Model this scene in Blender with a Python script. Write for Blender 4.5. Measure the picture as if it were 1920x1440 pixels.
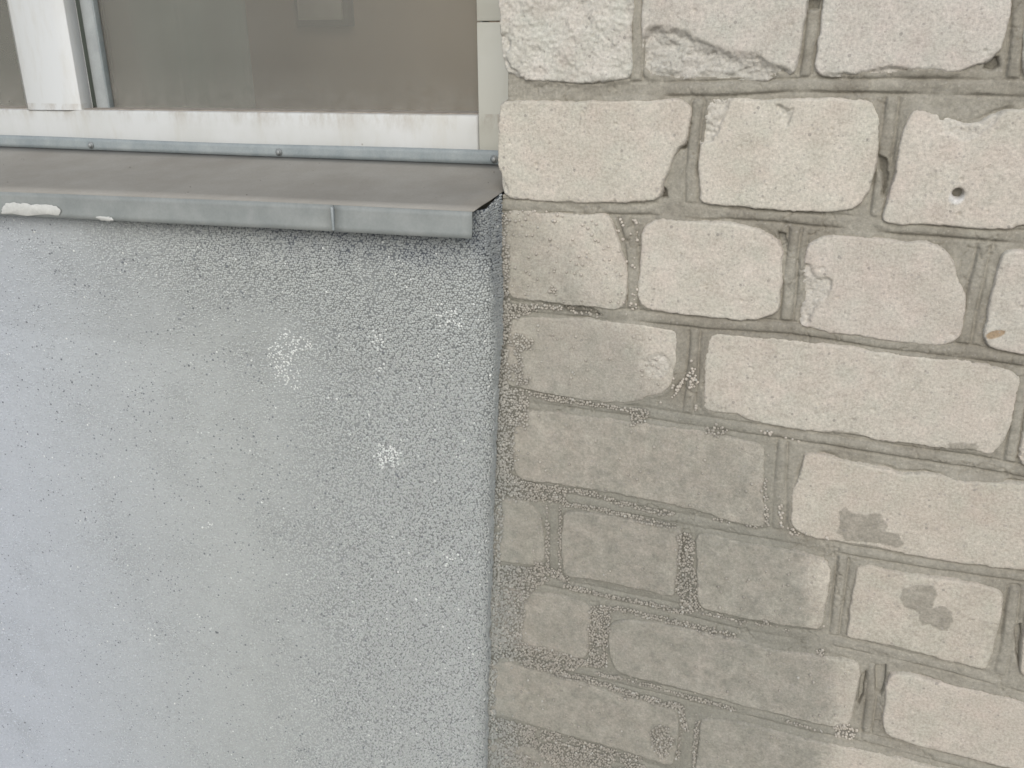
import bpy, math
import numpy as np
from mathutils import Matrix, Vector

for o in list(bpy.data.objects):
    bpy.data.objects.remove(o)
scene = bpy.context.scene
col = scene.collection
R = math.radians

# ------------------------------------------------------------------ camera, sky, sun, exposure
EYE = 1.45                       # metres above the pavement; wall face is the plane y = 0
DIST = 0.80                      # camera to wall face
def cam_basis(pitch, yaw, roll):
    def tow(x, y, f):
        c, s = math.cos(roll), math.sin(roll)
        x, y = c*x - s*y, s*x + c*y
        fw = math.cos(pitch)*f + y*math.sin(pitch)
        up = -math.sin(pitch)*f + y*math.cos(pitch)
        return Vector((math.cos(yaw)*x + math.sin(yaw)*fw, -math.sin(yaw)*x + math.cos(yaw)*fw, up))
    return tow(1, 0, 0), tow(0, 1, 0), tow(0, 0, 1)
cr, cu, cf = cam_basis(R(21.1286), R(-20.7590), R(-0.4593))
cd = bpy.data.cameras.new('camera'); cam = bpy.data.objects.new('camera', cd); col.objects.link(cam)
cam.matrix_world = Matrix(((cr.x, cu.x, -cf.x, 0.0), (cr.y, cu.y, -cf.y, -DIST), (cr.z, cu.z, -cf.z, EYE), (0, 0, 0, 1)))
cd.sensor_width = 36.0; cd.lens = 32.17; cd.clip_start = 0.01; cd.clip_end = 500
scene.camera = cam
scene.render.resolution_x = 1024; scene.render.resolution_y = 768

SUN_EL, SUN_AZ = R(25), R(-78)    # azimuth of the sun seen from above, measured from +X: in front of the wall, to the left
w = bpy.data.worlds.new('World'); scene.world = w; w.use_nodes = True
nt = w.node_tree; bg = nt.nodes['Background']
sky = nt.nodes.new('ShaderNodeTexSky'); sky.sky_type = 'NISHITA'; sky.sun_disc = False
sky.sun_elevation = SUN_EL; sky.sun_rotation = R(90) - SUN_AZ
sky.air_density = 1.0; sky.dust_density = 1.0; sky.ozone_density = 1.0
nt.links.new(sky.outputs[0], bg.inputs[0]); bg.inputs[1].default_value = 0.055
sd = bpy.data.lights.new('sun', 'SUN'); sd.energy = 1.5; sd.angle = R(60); sd.color = (1.0, 0.973, 0.925)
so = bpy.data.objects.new('sun', sd); col.objects.link(so)
sv = Vector((math.cos(SUN_EL)*math.cos(SUN_AZ), math.cos(SUN_EL)*math.sin(SUN_AZ), math.sin(SUN_EL)))
so.rotation_euler = sv.to_track_quat('Z', 'Y').to_euler(); so.location = sv*6 + Vector((0, 0, EYE))
vs = scene.view_settings; vs.view_transform = 'Standard'; vs.look = 'None'; vs.gamma = 1; vs.use_curve_mapping = False
vs.exposure = 1.29

# ------------------------------------------------------------------ survey of the wall, millimetres (x right, z up from eye level)
BR = {'A1':[(-313.8,19.9),(-312.9,9.2),(-311.1,0.5),(-312.7,-9.1),(-309.8,-23.7),(-308.9,-31.3),(-302.9,-38.4),(-284.8,-41.4),(-264.5,-42.5),(-248.0,-43.2),(-221.6,-42.0),(-198.3,-40.1),(-193.3,-37.4),(-192.3,-26.8),(-194.3,-11.6),(-194.1,5.4),(-193.9,22.6),(-194.2,40.7),(-313.9,43.6)],'A2':[(-186.7,22.5),(-186.8,3.3),(-185.6,-2.5),(-185.5,-25.9),(-183.0,-31.8),(-176.8,-37.3),(-164.0,-39.7),(-132.9,-39.8),(-97.0,-39.9),(-88.5,-40.2),(-80.6,-40.1),(-75.9,-36.4),(-61.5,-35.1),(-59.3,-28.6),(-57.8,-7.6),(-56.6,8.4),(-56.3,20.2),(-56.1,37.2),(-186.6,40.5)],'A3':[(-44.4,20.0),(-44.0,2.1),(-44.7,-10.0),(-45.5,-21.0),(-44.4,-34.9),(-27.5,-36.0),(-12.7,-34.3),(0.0,-35.7),(19.1,-34.4),(30.1,-32.4),(60.0,-33.3),(67.1,-27.6),(77.2,-25.3),(83.8,-17.4),(85.6,-9.3),(87.2,2.0),(87.6,12.1),(86.6,17.8),(85.3,33.7),(-44.7,37.0)],'A4':[(93.5,33.5),(101.6,-33.3),(108.9,-37.0),(214.1,-39.5),(201.5,30.8)],'B1':[(-311.8,-60.3),(-296.5,-59.1),(-261.5,-58.5),(-221.2,-58.7),(-194.8,-56.9),(-169.5,-56.5),(-153.3,-54.5),(-145.5,-57.4),(-140.6,-64.1),(-140.8,-74.1),(-142.4,-85.0),(-144.7,-91.7),(-149.5,-95.0),(-152.7,-103.6),(-157.2,-115.0),(-160.9,-124.3),(-162.2,-134.5),(-166.2,-139.3),(-175.6,-141.7),(-205.0,-144.7),(-232.7,-146.3),(-260.6,-146.3),(-297.0,-146.8),(-307.0,-144.4),(-312.8,-139.3),(-313.7,-121.7),(-315.7,-114.1),(-315.3,-87.4),(-313.5,-66.8)],'B2':[(-123.5,-54.0),(-127.9,-60.5),(-130.6,-73.8),(-131.9,-86.9),(-131.4,-101.4),(-132.8,-107.7),(-130.7,-118.8),(-128.1,-131.4),(-129.0,-137.8),(-123.7,-142.1),(-88.6,-141.5),(-79.6,-142.4),(-45.7,-143.1),(-8.9,-140.5),(-0.3,-136.6),(5.9,-126.7),(8.0,-111.7),(9.2,-98.7),(8.9,-71.5),(3.9,-60.3),(-0.9,-53.2),(-23.2,-52.8),(-48.3,-52.4),(-74.3,-53.6),(-95.9,-53.6)],'B3':[(31.5,-58.6),(27.8,-67.4),(24.9,-80.0),(24.4,-96.8),(24.8,-108.5),(22.6,-119.1),(21.6,-129.8),(19.8,-140.6),(20.1,-148.8),(33.0,-149.3),(43.9,-147.4),(63.6,-147.4),(82.0,-148.8),(99.8,-148.5),(113.6,-148.0),(120.9,-142.5),(133.6,-146.3),(162.5,-146.5),(151.3,-60.7),(114.3,-57.7),(107.4,-58.2),(96.5,-59.2),(85.8,-62.5),(76.3,-69.4),(68.4,-68.8),(61.0,-66.6),(48.9,-63.4)],'C1':[(-310.4,-158.0),(-287.0,-155.6),(-275.5,-158.4),(-260.5,-156.6),(-247.7,-157.3),(-229.5,-157.2),(-213.6,-155.3),(-207.5,-158.7),(-203.2,-169.6),(-197.8,-182.8),(-194.9,-192.5),(-190.6,-201.5),(-189.5,-217.4),(-190.3,-236.8),(-196.6,-243.0),(-209.4,-243.7),(-226.0,-242.7),(-249.6,-243.4),(-269.9,-241.7),(-287.2,-241.7),(-304.7,-242.2),(-309.0,-227.7),(-312.6,-207.6),(-312.8,-178.3)],'C2':[(-176.5,-164.5),(-172.8,-161.4),(-162.5,-156.0),(-144.5,-157.3),(-114.5,-156.3),(-96.3,-156.1),(-81.8,-158.9),(-68.5,-163.1),(-59.4,-171.6),(-55.4,-176.8),(-55.1,-188.9),(-53.7,-203.8),(-54.2,-221.9),(-55.0,-232.6),(-63.3,-235.9),(-74.7,-241.0),(-89.5,-242.5),(-116.4,-241.7),(-147.4,-240.8),(-169.1,-239.8),(-176.8,-235.5),(-179.7,-226.1),(-179.4,-210.1),(-177.9,-187.8),(-178.6,-172.3)],'C3':[(-35.9,-171.3),(-30.8,-166.4),(-19.0,-162.0),(1.1,-161.5),(14.3,-161.1),(27.4,-161.9),(40.2,-163.7),(51.4,-160.7),(60.8,-163.1),(67.6,-166.5),(75.0,-174.3),(79.6,-180.9),(84.0,-192.0),(88.8,-200.0),(90.9,-205.6),(92.7,-219.9),(92.9,-234.5),(88.9,-242.3),(82.0,-247.2),(65.0,-247.7),(45.4,-247.6),(25.2,-247.4),(11.2,-245.1),(-2.5,-246.1),(-16.8,-244.2),(-31.1,-242.8),(-35.7,-240.9),(-35.9,-230.8),(-35.9,-217.4),(-37.8,-199.1),(-38.0,-184.3)],'C4':[(112.7,-164.5),(125.5,-163.2),(194.5,-165.9),(204.6,-251.6),(140.2,-248.0),(122.6,-247.3),(112.3,-243.8),(107.7,-232.9),(109.0,-223.7),(109.0,-209.3),(109.7,-189.8),(110.3,-172.9)],'D1':[(-304.9,-261.6),(-246.2,-255.7),(-218.9,-254.6),(-202.3,-256.0),(-183.0,-255.6),(-174.9,-254.8),(-162.3,-257.1),(-143.1,-256.6),(-140.2,-264.5),(-140.2,-281.1),(-141.6,-299.7),(-146.2,-315.7),(-154.0,-322.7),(-168.7,-326.3),(-171.6,-331.1),(-189.6,-336.9),(-216.7,-338.4),(-251.6,-336.9),(-278.3,-334.8),(-300.4,-334.3),(-311.3,-331.7),(-311.6,-311.7),(-309.1,-287.9),(-306.7,-272.2)],'D2':[(-110.5,-258.7),(-114.2,-274.4),(-113.9,-299.4),(-113.2,-324.8),(-110.7,-332.5),(-99.3,-333.6),(-82.4,-331.7),(-74.2,-336.9),(-51.1,-338.9),(-21.0,-340.8),(5.0,-338.9),(22.2,-336.8),(36.8,-339.8),(57.7,-339.1),(78.1,-340.0),(97.0,-339.1),(117.9,-336.8),(126.3,-340.4),(132.5,-338.4),(138.7,-327.0),(140.7,-317.4),(141.1,-303.3),(141.6,-285.0),(141.9,-271.3),(138.3,-265.8),(130.3,-262.5),(105.6,-259.5),(79.7,-258.8),(53.3,-259.5),(26.5,-258.3),(-1.3,-256.6),(-29.7,-255.9),(-58.7,-256.1),(-88.3,-256.8),(-104.9,-256.1)],'D3':[(148.5,-268.7),(150.9,-305.2),(151.9,-343.3),(161.3,-346.7),(258.4,-352.9),(249.9,-279.4)],'E1':[(-289.1,-358.8),(-260.3,-354.7),(-233.7,-355.5),(-199.1,-353.9),(-165.8,-354.7),(-132.9,-354.8),(-113.3,-353.6),(-80.3,-357.3),(-61.9,-357.7),(-55.7,-361.7),(-53.0,-371.0),(-51.9,-388.5),(-51.6,-408.0),(-48.4,-427.4),(-45.6,-441.8),(-49.3,-444.9),(-73.3,-445.5),(-111.3,-437.5),(-145.0,-436.0),(-179.5,-434.6),(-205.3,-433.2),(-236.1,-435.0),(-265.4,-434.0),(-291.6,-436.8),(-301.1,-428.5),(-302.7,-413.4),(-304.3,-394.2),(-300.7,-374.6),(-294.8,-362.5)],'E2':[(-18.7,-362.8),(-11.4,-361.6),(3.4,-361.9),(18.3,-364.2),(36.9,-364.9),(54.4,-366.7),(63.1,-368.9),(81.8,-366.2),(102.2,-365.3),(109.4,-368.2),(135.7,-365.2),(160.0,-362.0),(223.2,-364.2),(232.6,-441.9),(174.1,-443.6),(148.8,-445.8),(121.5,-447.3),(93.6,-448.8),(64.8,-445.8),(38.2,-445.7),(14.4,-447.1),(-7.1,-446.9),(-18.3,-441.6),(-23.9,-433.6),(-24.3,-419.4),(-25.8,-399.5),(-21.0,-386.5),(-20.1,-372.2)],'F1':[(-359.5,-467.1),(-323.1,-464.4),(-301.3,-460.4),(-284.0,-462.3),(-274.5,-471.9),(-270.3,-483.2),(-268.5,-503.4),(-266.5,-523.8),(-272.5,-534.3),(-287.7,-539.0),(-301.8,-538.6),(-319.2,-540.4),(-361.6,-540.5)],'F2':[(-246.5,-464.7),(-235.6,-462.6),(-204.5,-460.5),(-178.4,-461.6),(-143.7,-460.4),(-126.6,-461.2),(-124.0,-468.6),(-123.7,-491.8),(-127.1,-508.0),(-128.6,-528.5),(-128.5,-541.3),(-148.3,-541.4),(-178.7,-539.9),(-211.5,-539.4),(-241.9,-542.9),(-247.4,-534.2),(-248.9,-503.3),(-248.1,-478.8)],'F3':[(-104.0,-462.2),(-110.9,-467.2),(-108.3,-484.2),(-106.4,-513.5),(-105.7,-531.6),(-102.6,-545.5),(-91.6,-549.9),(-65.1,-549.2),(-23.7,-548.6),(0.3,-546.4),(17.4,-543.4),(16.8,-524.5),(18.0,-504.9),(17.9,-486.5),(16.1,-475.1),(7.6,-467.0),(-8.2,-463.9),(-39.6,-464.6),(-71.8,-465.2),(-92.5,-462.9)],'F4':[(40.9,-468.6),(48.1,-465.9),(67.6,-466.8),(96.2,-466.8),(124.3,-465.1),(152.1,-466.0),(160.7,-468.6),(163.8,-476.8),(164.3,-498.2),(164.7,-516.5),(163.6,-536.1),(163.0,-551.7),(155.8,-553.7),(122.4,-551.2),(86.7,-547.8),(57.8,-548.0),(41.5,-548.4),(38.4,-543.1),(39.7,-533.5),(38.8,-513.8),(38.8,-490.0),(39.5,-471.8)],'F5':[(180.6,-471.2),(261.6,-478.1),(271.3,-566.1),(192.4,-554.4),(187.3,-539.8),(185.3,-508.4)],'G1':[(-362.5,-571.7),(-324.1,-572.1),(-284.0,-572.6),(-254.2,-567.8),(-232.0,-568.7),(-217.7,-572.1),(-213.9,-581.9),(-215.7,-602.9),(-216.4,-624.5),(-218.5,-638.4),(-226.9,-645.6),(-245.3,-645.5),(-264.6,-644.9),(-286.0,-645.4),(-325.2,-646.9),(-364.7,-647.4)],'G2':[(-192.0,-588.1),(-181.2,-582.1),(-155.6,-577.8),(-129.9,-575.5),(-96.2,-576.9),(-63.0,-576.3),(-30.6,-580.3),(0.5,-577.9),(30.9,-575.6),(52.0,-575.6),(56.5,-580.7),(56.4,-603.6),(55.9,-623.9),(55.3,-652.5),(46.6,-655.8),(24.8,-657.8),(-7.2,-656.6),(-56.6,-656.1),(-73.8,-653.5),(-108.0,-652.2),(-142.9,-651.6),(-178.6,-651.0),(-186.5,-646.8),(-191.0,-636.7),(-194.5,-618.9),(-195.1,-599.8)],'G3':[(82.2,-581.2),(90.8,-577.6),(101.8,-575.8),(116.8,-579.1),(133.3,-578.2),(161.2,-578.9),(197.9,-581.1),(259.0,-587.6),(266.6,-659.6),(211.0,-656.6),(182.6,-658.2),(159.6,-655.9),(138.0,-656.4),(115.8,-655.5),(101.1,-654.2),(86.4,-650.9),(83.8,-637.8),(82.4,-616.1),(81.1,-594.7)],'H1':[(-372.2,-673.1),(-333.5,-674.8),(-307.3,-672.2),(-281.5,-674.8),(-243.1,-673.0),(-215.2,-676.1),(-177.5,-681.3),(-141.4,-681.6),(-122.2,-682.4),(-116.1,-689.1),(-113.3,-706.3),(-113.4,-734.9),(-118.0,-757.2),(-123.9,-759.2),(-156.4,-756.2),(-194.0,-753.8),(-222.8,-753.7),(-252.2,-753.6),(-281.5,-751.0),(-311.9,-750.1),(-334.8,-752.3),(-374.7,-753.1)],'H2':[(-89.1,-683.2),(-54.9,-677.8),(-5.1,-678.6),(41.1,-679.2),(81.3,-676.6),(120.8,-677.2),(159.2,-677.8),(187.6,-680.2),(194.6,-766.7),(123.1,-765.3),(19.1,-770.5),(-47.4,-771.6),(-93.6,-772.4),(-93.0,-753.5),(-90.9,-723.3),(-91.9,-691.2)],'I1':[(-375.8,-789.4),(-323.9,-789.4),(-280.1,-787.4),(-240.8,-786.6),(-183.6,-787.4),(-152.3,-796.3),(-155.4,-869.2),(-335.7,-884.4),(-378.7,-882.2)]}
JH = [[(-318.9,-50.4),(-194.2,-47.8),(-122.3,-46.4),(-46.9,-42.6),(24.0,-42.9),(106.5,-43.1),(215.7,-46.6)],[(-312.5,-153.1),(-161.5,-148.4),(-52.9,-148.5),(18.8,-151.5),(120.2,-153.9),(206.1,-154.9)],[(-319.3,-250.6),(-248.4,-249.1),(-176.2,-248.2),(-122.2,-248.8),(-43.3,-245.6),(18.7,-250.0),(97.6,-251.5),(141.2,-253.8),(209.0,-255.6)],[(-326.5,-344.1),(-247.1,-343.1),(-172.0,-343.9),(-115.8,-345.7),(-61.9,-345.9),(-5.6,-346.9),(66.0,-349.1),(125.3,-349.7),(158.3,-352.2),(247.7,-354.9)],[(-325.3,-453.3),(-251.3,-451.3),(-178.3,-451.2),(-114.0,-452.2),(-62.7,-452.2),(-13.3,-452.2),(34.6,-455.0),(107.2,-454.2),(173.5,-451.9),(248.4,-451.6)],[(-333.3,-556.3),(-256.1,-555.4),(-208.7,-555.9),(-129.3,-556.3),(-64.3,-559.9),(27.3,-557.0),(66.3,-558.1),(122.9,-560.2),(193.3,-566.7),(263.6,-568.4)],[(-341.8,-662.2),(-286.6,-663.7),(-211.9,-661.5),(-133.7,-662.4),(-56.0,-664.2),(18.8,-665.0),(79.7,-663.6),(138.5,-666.1),(203.7,-666.8),(270.4,-667.9)],[(-347.4,-764.7),(-306.7,-765.0),(-241.1,-767.9),(-153.3,-771.9),(-99.3,-774.4),(-35.8,-775.1),(72.8,-773.1)]]
JV = [[(-191.5,40.6),(-190.2,-2.0),(-189.1,-47.7)],[(-51.8,37.1),(-50.3,4.8),(-52.2,-38.6),(-55.0,-42.7)],[(89.4,33.6),(94.5,-3.9),(96.7,-41.7)],[(-135.6,-58.5),(-137.3,-86.6),(-137.9,-113.3),(-136.4,-145.1)],[(14.7,-53.7),(15.3,-81.9),(15.0,-106.8),(14.6,-147.4)],[(-195.8,-155.6),(-189.1,-176.9),(-184.5,-206.0),(-184.6,-241.3)],[(-47.6,-158.0),(-47.9,-180.9),(-46.9,-218.4),(-47.0,-245.0)],[(97.4,-161.4),(96.4,-198.5),(95.2,-223.3),(94.7,-248.6)],[(-125.6,-254.7),(-125.2,-291.8),(-127.2,-340.3)],[(143.8,-273.0),(145.2,-310.9),(146.6,-345.1)],[(-39.0,-356.9),(-37.6,-392.1),(-34.7,-442.6)],[(-259.4,-458.3),(-258.4,-499.4),(-258.6,-548.6)],[(-118.3,-459.0),(-115.7,-501.2),(-114.7,-551.6)],[(26.4,-464.8),(27.3,-505.7),(27.6,-551.3)],[(170.6,-466.8),(173.3,-505.7),(174.7,-555.1)],[(-205.5,-566.5),(-205.5,-607.2),(-206.2,-649.3)],[(67.6,-580.2),(70.1,-619.1),(70.5,-661.8)],[(-104.5,-680.7),(-102.7,-719.7),(-105.8,-765.2)]]
SMEAR = [(-301.8,-149.5),(-275.5,-157.9),(-249.3,-186.0),(-217.4,-234.2),(-201.3,-255.9),(-180.3,-272.0),(-166.2,-302.2),(-147.2,-326.7),(-101.5,-336.6),(-59.9,-341.3),(-48.1,-366.4),(-36.5,-440.0),(-18.3,-450.9),(5.5,-492.8),(2.2,-554.7),(34.6,-577.7),(36.1,-635.6),(34.2,-711.3),(25.4,-832.3),(-428.5,-1008.2),(-389.7,-154.3)]
STAIN = [[(17.3,-415.0),(21.7,-408.6),(29.7,-413.8),(40.3,-414.0),(45.8,-411.3),(52.8,-409.4),(54.9,-415.0),(61.9,-420.3),(59.1,-426.3),(70.9,-427.3),(73.2,-434.0),(76.3,-437.3),(71.5,-441.6),(56.8,-440.2),(46.4,-441.2),(35.0,-442.9),(25.8,-443.7),(22.5,-439.2),(17.4,-436.3),(19.8,-428.5)],[(80.4,-483.5),(85.3,-479.5),(94.7,-475.7),(106.5,-473.6),(110.0,-481.9),(108.9,-489.6),(108.7,-497.8),(113.0,-493.3),(118.8,-493.1),(125.4,-498.4),(127.2,-507.3),(124.1,-519.7),(118.3,-520.0),(110.4,-515.5),(103.4,-517.8),(97.9,-514.4),(99.2,-507.1),(93.9,-502.4),(84.7,-501.7),(80.3,-492.8)],[(96.4,-335.1),(97.7,-332.4),(118.0,-329.8),(121.0,-333.3),(118.2,-338.7),(103.3,-342.1)],[(-6.6,-337.5),(6.7,-334.5),(20.2,-334.6),(34.0,-338.7),(21.1,-342.2),(3.2,-343.4)]]
TAN = [(110.0,-234.5),(113.3,-230.9),(119.6,-228.9),(123.9,-229.3),(123.7,-232.5),(118.1,-236.3),(111.4,-238.4)]
SPALL = [('A2',6.0,[(-189.5,3.3),(-153.9,1.8),(-134.9,-9.7),(-104.8,-17.5),(-90.5,-17.9),(-77.1,-27.5),(-64.5,-29.8),(-59.7,-36.7),(-62.7,-48.9),(-187.2,-50.7)]),('A1',2.5,[(-317.7,26.8),(-285.8,22.0),(-276.1,24.0),(-278.6,48.9),(-317.3,50.0)]),('A1',3.0,[(-318.1,-1.2),(-303.1,-3.5),(-300.7,-14.4),(-308.3,-23.3),(-290.8,-36.5),(-285.9,-45.4),(-318.8,-45.8)]),('B2',3.5,[(-126.4,-51.1),(-135.9,-73.5),(-134.4,-90.1),(-123.6,-90.6),(-116.7,-81.7),(-113.4,-66.6),(-106.9,-55.0),(-106.8,-50.8)]),('B2',3.0,[(-71.5,-56.9),(-71.2,-64.4),(-67.6,-71.0),(-62.5,-75.9),(-60.8,-71.7),(-58.5,-65.3),(-56.7,-59.1),(-63.6,-60.5)]),('B1',2.0,[(-320.0,-120.1),(-310.5,-121.6),(-305.9,-132.6),(-303.3,-145.7),(-320.5,-148.1)]),('C3',3.0,[(-44.6,-187.6),(-31.9,-184.3),(-26.2,-197.7),(-13.4,-196.6),(-12.9,-208.2),(-21.5,-220.8),(-26.1,-230.7),(-28.2,-240.6),(-39.0,-244.1)]),('C3',1.5,[(-27.2,-188.5),(-21.0,-186.2),(-19.2,-190.6),(-24.0,-193.8)]),('A3',3.5,[(-37.9,-32.1),(-15.9,-33.5),(-0.8,-29.5),(22.1,-28.6),(59.6,-31.0),(67.1,-27.6),(77.1,-24.5),(85.8,-14.8),(93.1,-37.2),(-37.2,-38.5)]),('B3',2.0,[(48.6,-61.0),(54.7,-76.7),(63.6,-81.3),(76.6,-80.9),(87.7,-69.9),(98.4,-58.0),(99.9,-56.1),(48.0,-57.1)]),('D1',1.5,[(-170.5,-285.7),(-152.2,-279.3),(-142.9,-294.0),(-155.8,-307.3),(-171.2,-305.5)])]
HOLE = (72.1,-122.1)
VOID = [[(-56.9,22.2),(-45.8,22.0),(-46.4,13.2),(-55.9,12.6)],[(-146.1,-91.3),(-143.0,-90.3),(-143.9,-97.0),(-149.0,-96.7),(-152.0,-100.4)],[(-162.6,-128.1),(-158.6,-131.1),(-157.3,-137.9),(-162.9,-138.7)],[(10.6,-94.5),(17.5,-98.4),(19.9,-110.8),(19.8,-128.6),(16.6,-128.7),(15.8,-113.1),(10.9,-106.1)],[(76.5,-23.0),(84.3,-20.4),(85.8,-27.8),(82.1,-30.9),(74.7,-29.8)],[(177.4,-504.6),(181.6,-499.0),(193.1,-548.2),(188.6,-547.1),(182.5,-529.3)],[(68.1,-576.3),(78.6,-572.2),(80.5,-593.7),(78.7,-610.1),(72.3,-605.5)],[(-62.1,-161.3),(-54.9,-163.1),(-53.3,-171.2),(-58.3,-173.4)],[(-251.1,-245.1),(-223.3,-244.0),(-211.7,-251.2),(-227.3,-250.7),(-248.4,-250.7)],[(57.7,-590.5),(61.8,-584.3),(62.7,-614.7),(58.5,-629.0)]]
GZ = [(0.9,[(-315.9,-170.4),(-309.5,-170.0),(-310.3,-242.8),(-301.5,-250.0),(-314.0,-276.8),(-325.2,-265.9),(-322.9,-196.4)]),(0.75,[(-310.9,-249.3),(-280.7,-244.3),(-276.3,-252.9),(-302.7,-263.6),(-309.3,-258.8)]),(0.6,[(-311.2,-278.2),(-300.0,-277.0),(-280.6,-280.3),(-279.5,-288.4),(-291.7,-295.4),(-289.0,-311.8),(-280.6,-322.0),(-294.7,-332.4),(-311.8,-326.0),(-308.8,-314.2),(-297.4,-307.2),(-300.1,-290.8),(-311.4,-292.0)]),(0.5,[(-319.5,-263.1),(-303.8,-258.3),(-305.6,-277.6),(-317.0,-287.1)]),(0.8,[(-329.3,-335.1),(-303.3,-335.2),(-286.2,-342.7),(-286.3,-374.8),(-299.0,-376.7),(-302.9,-431.9),(-286.3,-438.3),(-245.8,-437.3),(-242.6,-455.3),(-325.5,-466.1),(-331.1,-436.7),(-330.1,-381.3)]),(0.75,[(-128.9,-467.1),(-113.2,-464.0),(-109.9,-499.9),(-103.9,-542.6),(-95.6,-554.7),(-115.3,-559.5),(-127.6,-536.6),(-125.7,-503.4)]),(0.75,[(-339.5,-548.1),(-304.9,-542.0),(-274.3,-538.7),(-262.1,-552.7),(-280.3,-570.4),(-289.6,-586.3),(-292.9,-636.4),(-280.3,-640.3),(-255.2,-641.0),(-224.5,-643.5),(-212.2,-650.9),(-242.5,-667.8),(-305.9,-668.9),(-341.9,-667.4)]),(0.65,[(-217.0,-574.6),(-195.5,-567.5),(-194.6,-597.6),(-195.4,-647.8),(-218.2,-653.9),(-216.0,-616.8)]),(0.95,[(-144.0,-714.3),(-129.8,-702.7),(-117.2,-720.6),(-121.9,-740.6),(-130.3,-750.7),(-141.6,-739.4)]),(0.55,[(-347.3,-760.7),(-306.6,-754.8),(-241.3,-755.6),(-153.9,-759.9),(-147.3,-771.5),(-164.4,-800.4),(-215.0,-793.9),(-280.1,-815.5),(-349.1,-846.7)]),(0.6,[(-110.6,-348.8),(-98.5,-344.3),(-88.1,-352.0),(-97.5,-358.9),(-109.2,-355.1)]),(0.7,[(-129.0,-294.9),(-121.8,-291.4),(-119.5,-304.3),(-125.4,-313.0)]),(0.5,[(-183.6,-343.9),(-167.1,-339.3),(-163.9,-351.1),(-179.3,-358.9)]),(0.7,[(-29.2,-438.6),(-21.8,-440.0),(-13.9,-446.5),(-23.4,-449.0)]),(0.6,[(39.5,-656.0),(52.6,-647.3),(63.6,-655.2),(60.2,-668.4),(45.1,-669.8)]),(0.7,[(12.9,-570.8),(21.0,-567.4),(23.4,-575.7),(14.7,-578.0)]),(0.5,[(-38.3,-545.9),(-29.2,-544.9),(-25.8,-554.1),(-35.9,-555.4)]),(0.5,[(-65.0,-551.1),(-54.6,-549.9),(-51.4,-556.7),(-63.3,-558.4)]),(0.025,[(-309.9,-159.9),(-197.3,-155.7),(-190.7,-239.4),(-308.1,-242.6)]),(0.03,[(-180.3,-272.0),(-138.0,-267.3),(-134.9,-319.6),(-178.0,-325.4)]),(0.012,[(-308.3,-264.2),(-125.9,-266.0),(-126.5,-334.7),(-309.0,-331.4)]),(0.012,[(-303.5,-359.6),(-51.0,-361.4),(-43.4,-444.3),(-304.0,-432.1)]),(0.012,[(-325.6,-467.4),(17.7,-472.4),(18.5,-544.4),(-326.7,-539.9)]),(0.008,[(-330.4,-575.0),(49.6,-580.0),(57.9,-649.0),(-332.0,-668.5)]),(0.014,[(-335.5,-676.8),(9.6,-677.4),(-10.4,-747.8),(-336.9,-753.7)]),(0.12,[(-312.5,-155.1),(-275.5,-154.0),(-249.7,-157.4),(-249.6,-163.7),(-310.0,-170.0)]),(0.06,[(-204.6,-156.2),(-180.3,-154.7),(-178.8,-245.9),(-190.4,-247.0)]),(0.35,[(-262.1,-207.2),(-253.2,-209.1),(-255.0,-229.8),(-265.6,-233.4)])]
GL = [(0.7,4.5,[(-280.7,-246.9),(-248.5,-247.5),(-214.4,-250.5)]),(0.65,5.4,[(-303.3,-339.3),(-280.6,-340.2),(-247.1,-341.4),(-198.4,-342.0),(-172.1,-342.2)]),(0.7,5.0,[(-280.5,-441.6),(-217.4,-439.0),(-189.5,-445.4),(-135.3,-447.9)]),(0.7,5.0,[(-251.3,-457.5),(-211.4,-456.2),(-178.0,-458.5),(-133.5,-460.8)]),(0.4,3.6,[(-93.8,-444.7),(-43.2,-447.1)]),(0.75,3.6,[(-265.2,-462.6),(-264.7,-533.3)]),(0.7,3.1,[(-251.8,-463.2),(-250.8,-546.9)]),(0.8,11.7,[(-273.1,-536.5),(-244.2,-547.4)]),(0.7,5.9,[(-244.1,-555.4),(-208.6,-557.3),(-162.8,-556.4),(-118.1,-558.9)]),(0.75,6.8,[(-213.9,-580.6),(-185.1,-569.7),(-139.5,-571.9),(-100.8,-572.9),(-65.9,-573.2)]),(0.5,3.6,[(-96.6,-555.0),(-54.2,-554.8),(-2.7,-555.9)]),(0.75,7.2,[(-293.0,-669.1),(-242.5,-671.4),(-211.7,-670.8),(-169.4,-676.1),(-128.2,-678.5),(-113.8,-678.5)]),(0.65,4.5,[(-205.9,-659.9),(-158.3,-658.7),(-106.2,-662.2),(-58.7,-665.0)]),(0.8,6.3,[(-113.2,-679.7),(-106.4,-706.3)]),(0.6,3.1,[(-110.9,-707.7),(-113.7,-760.3)]),(0.7,4.5,[(-95.3,-692.2),(-94.3,-761.4)]),(0.8,3.6,[(-50.9,-394.4),(-44.7,-441.6)]),(0.6,3.1,[(-36.5,-408.7),(-30.9,-441.8)]),(0.3,2.7,[(-123.9,-296.9),(-119.1,-333.7)]),(0.35,2.7,[(-50.6,-662.6),(-7.6,-663.5),(29.3,-665.9)]),(0.25,2.7,[(-74.2,-343.4),(-23.5,-351.8)]),(0.4,2.7,[(-142.1,-326.0),(-133.3,-306.0),(-123.9,-296.9)]),(0.3,2.7,[(-38.9,-440.5),(14.7,-445.3)])]

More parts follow.
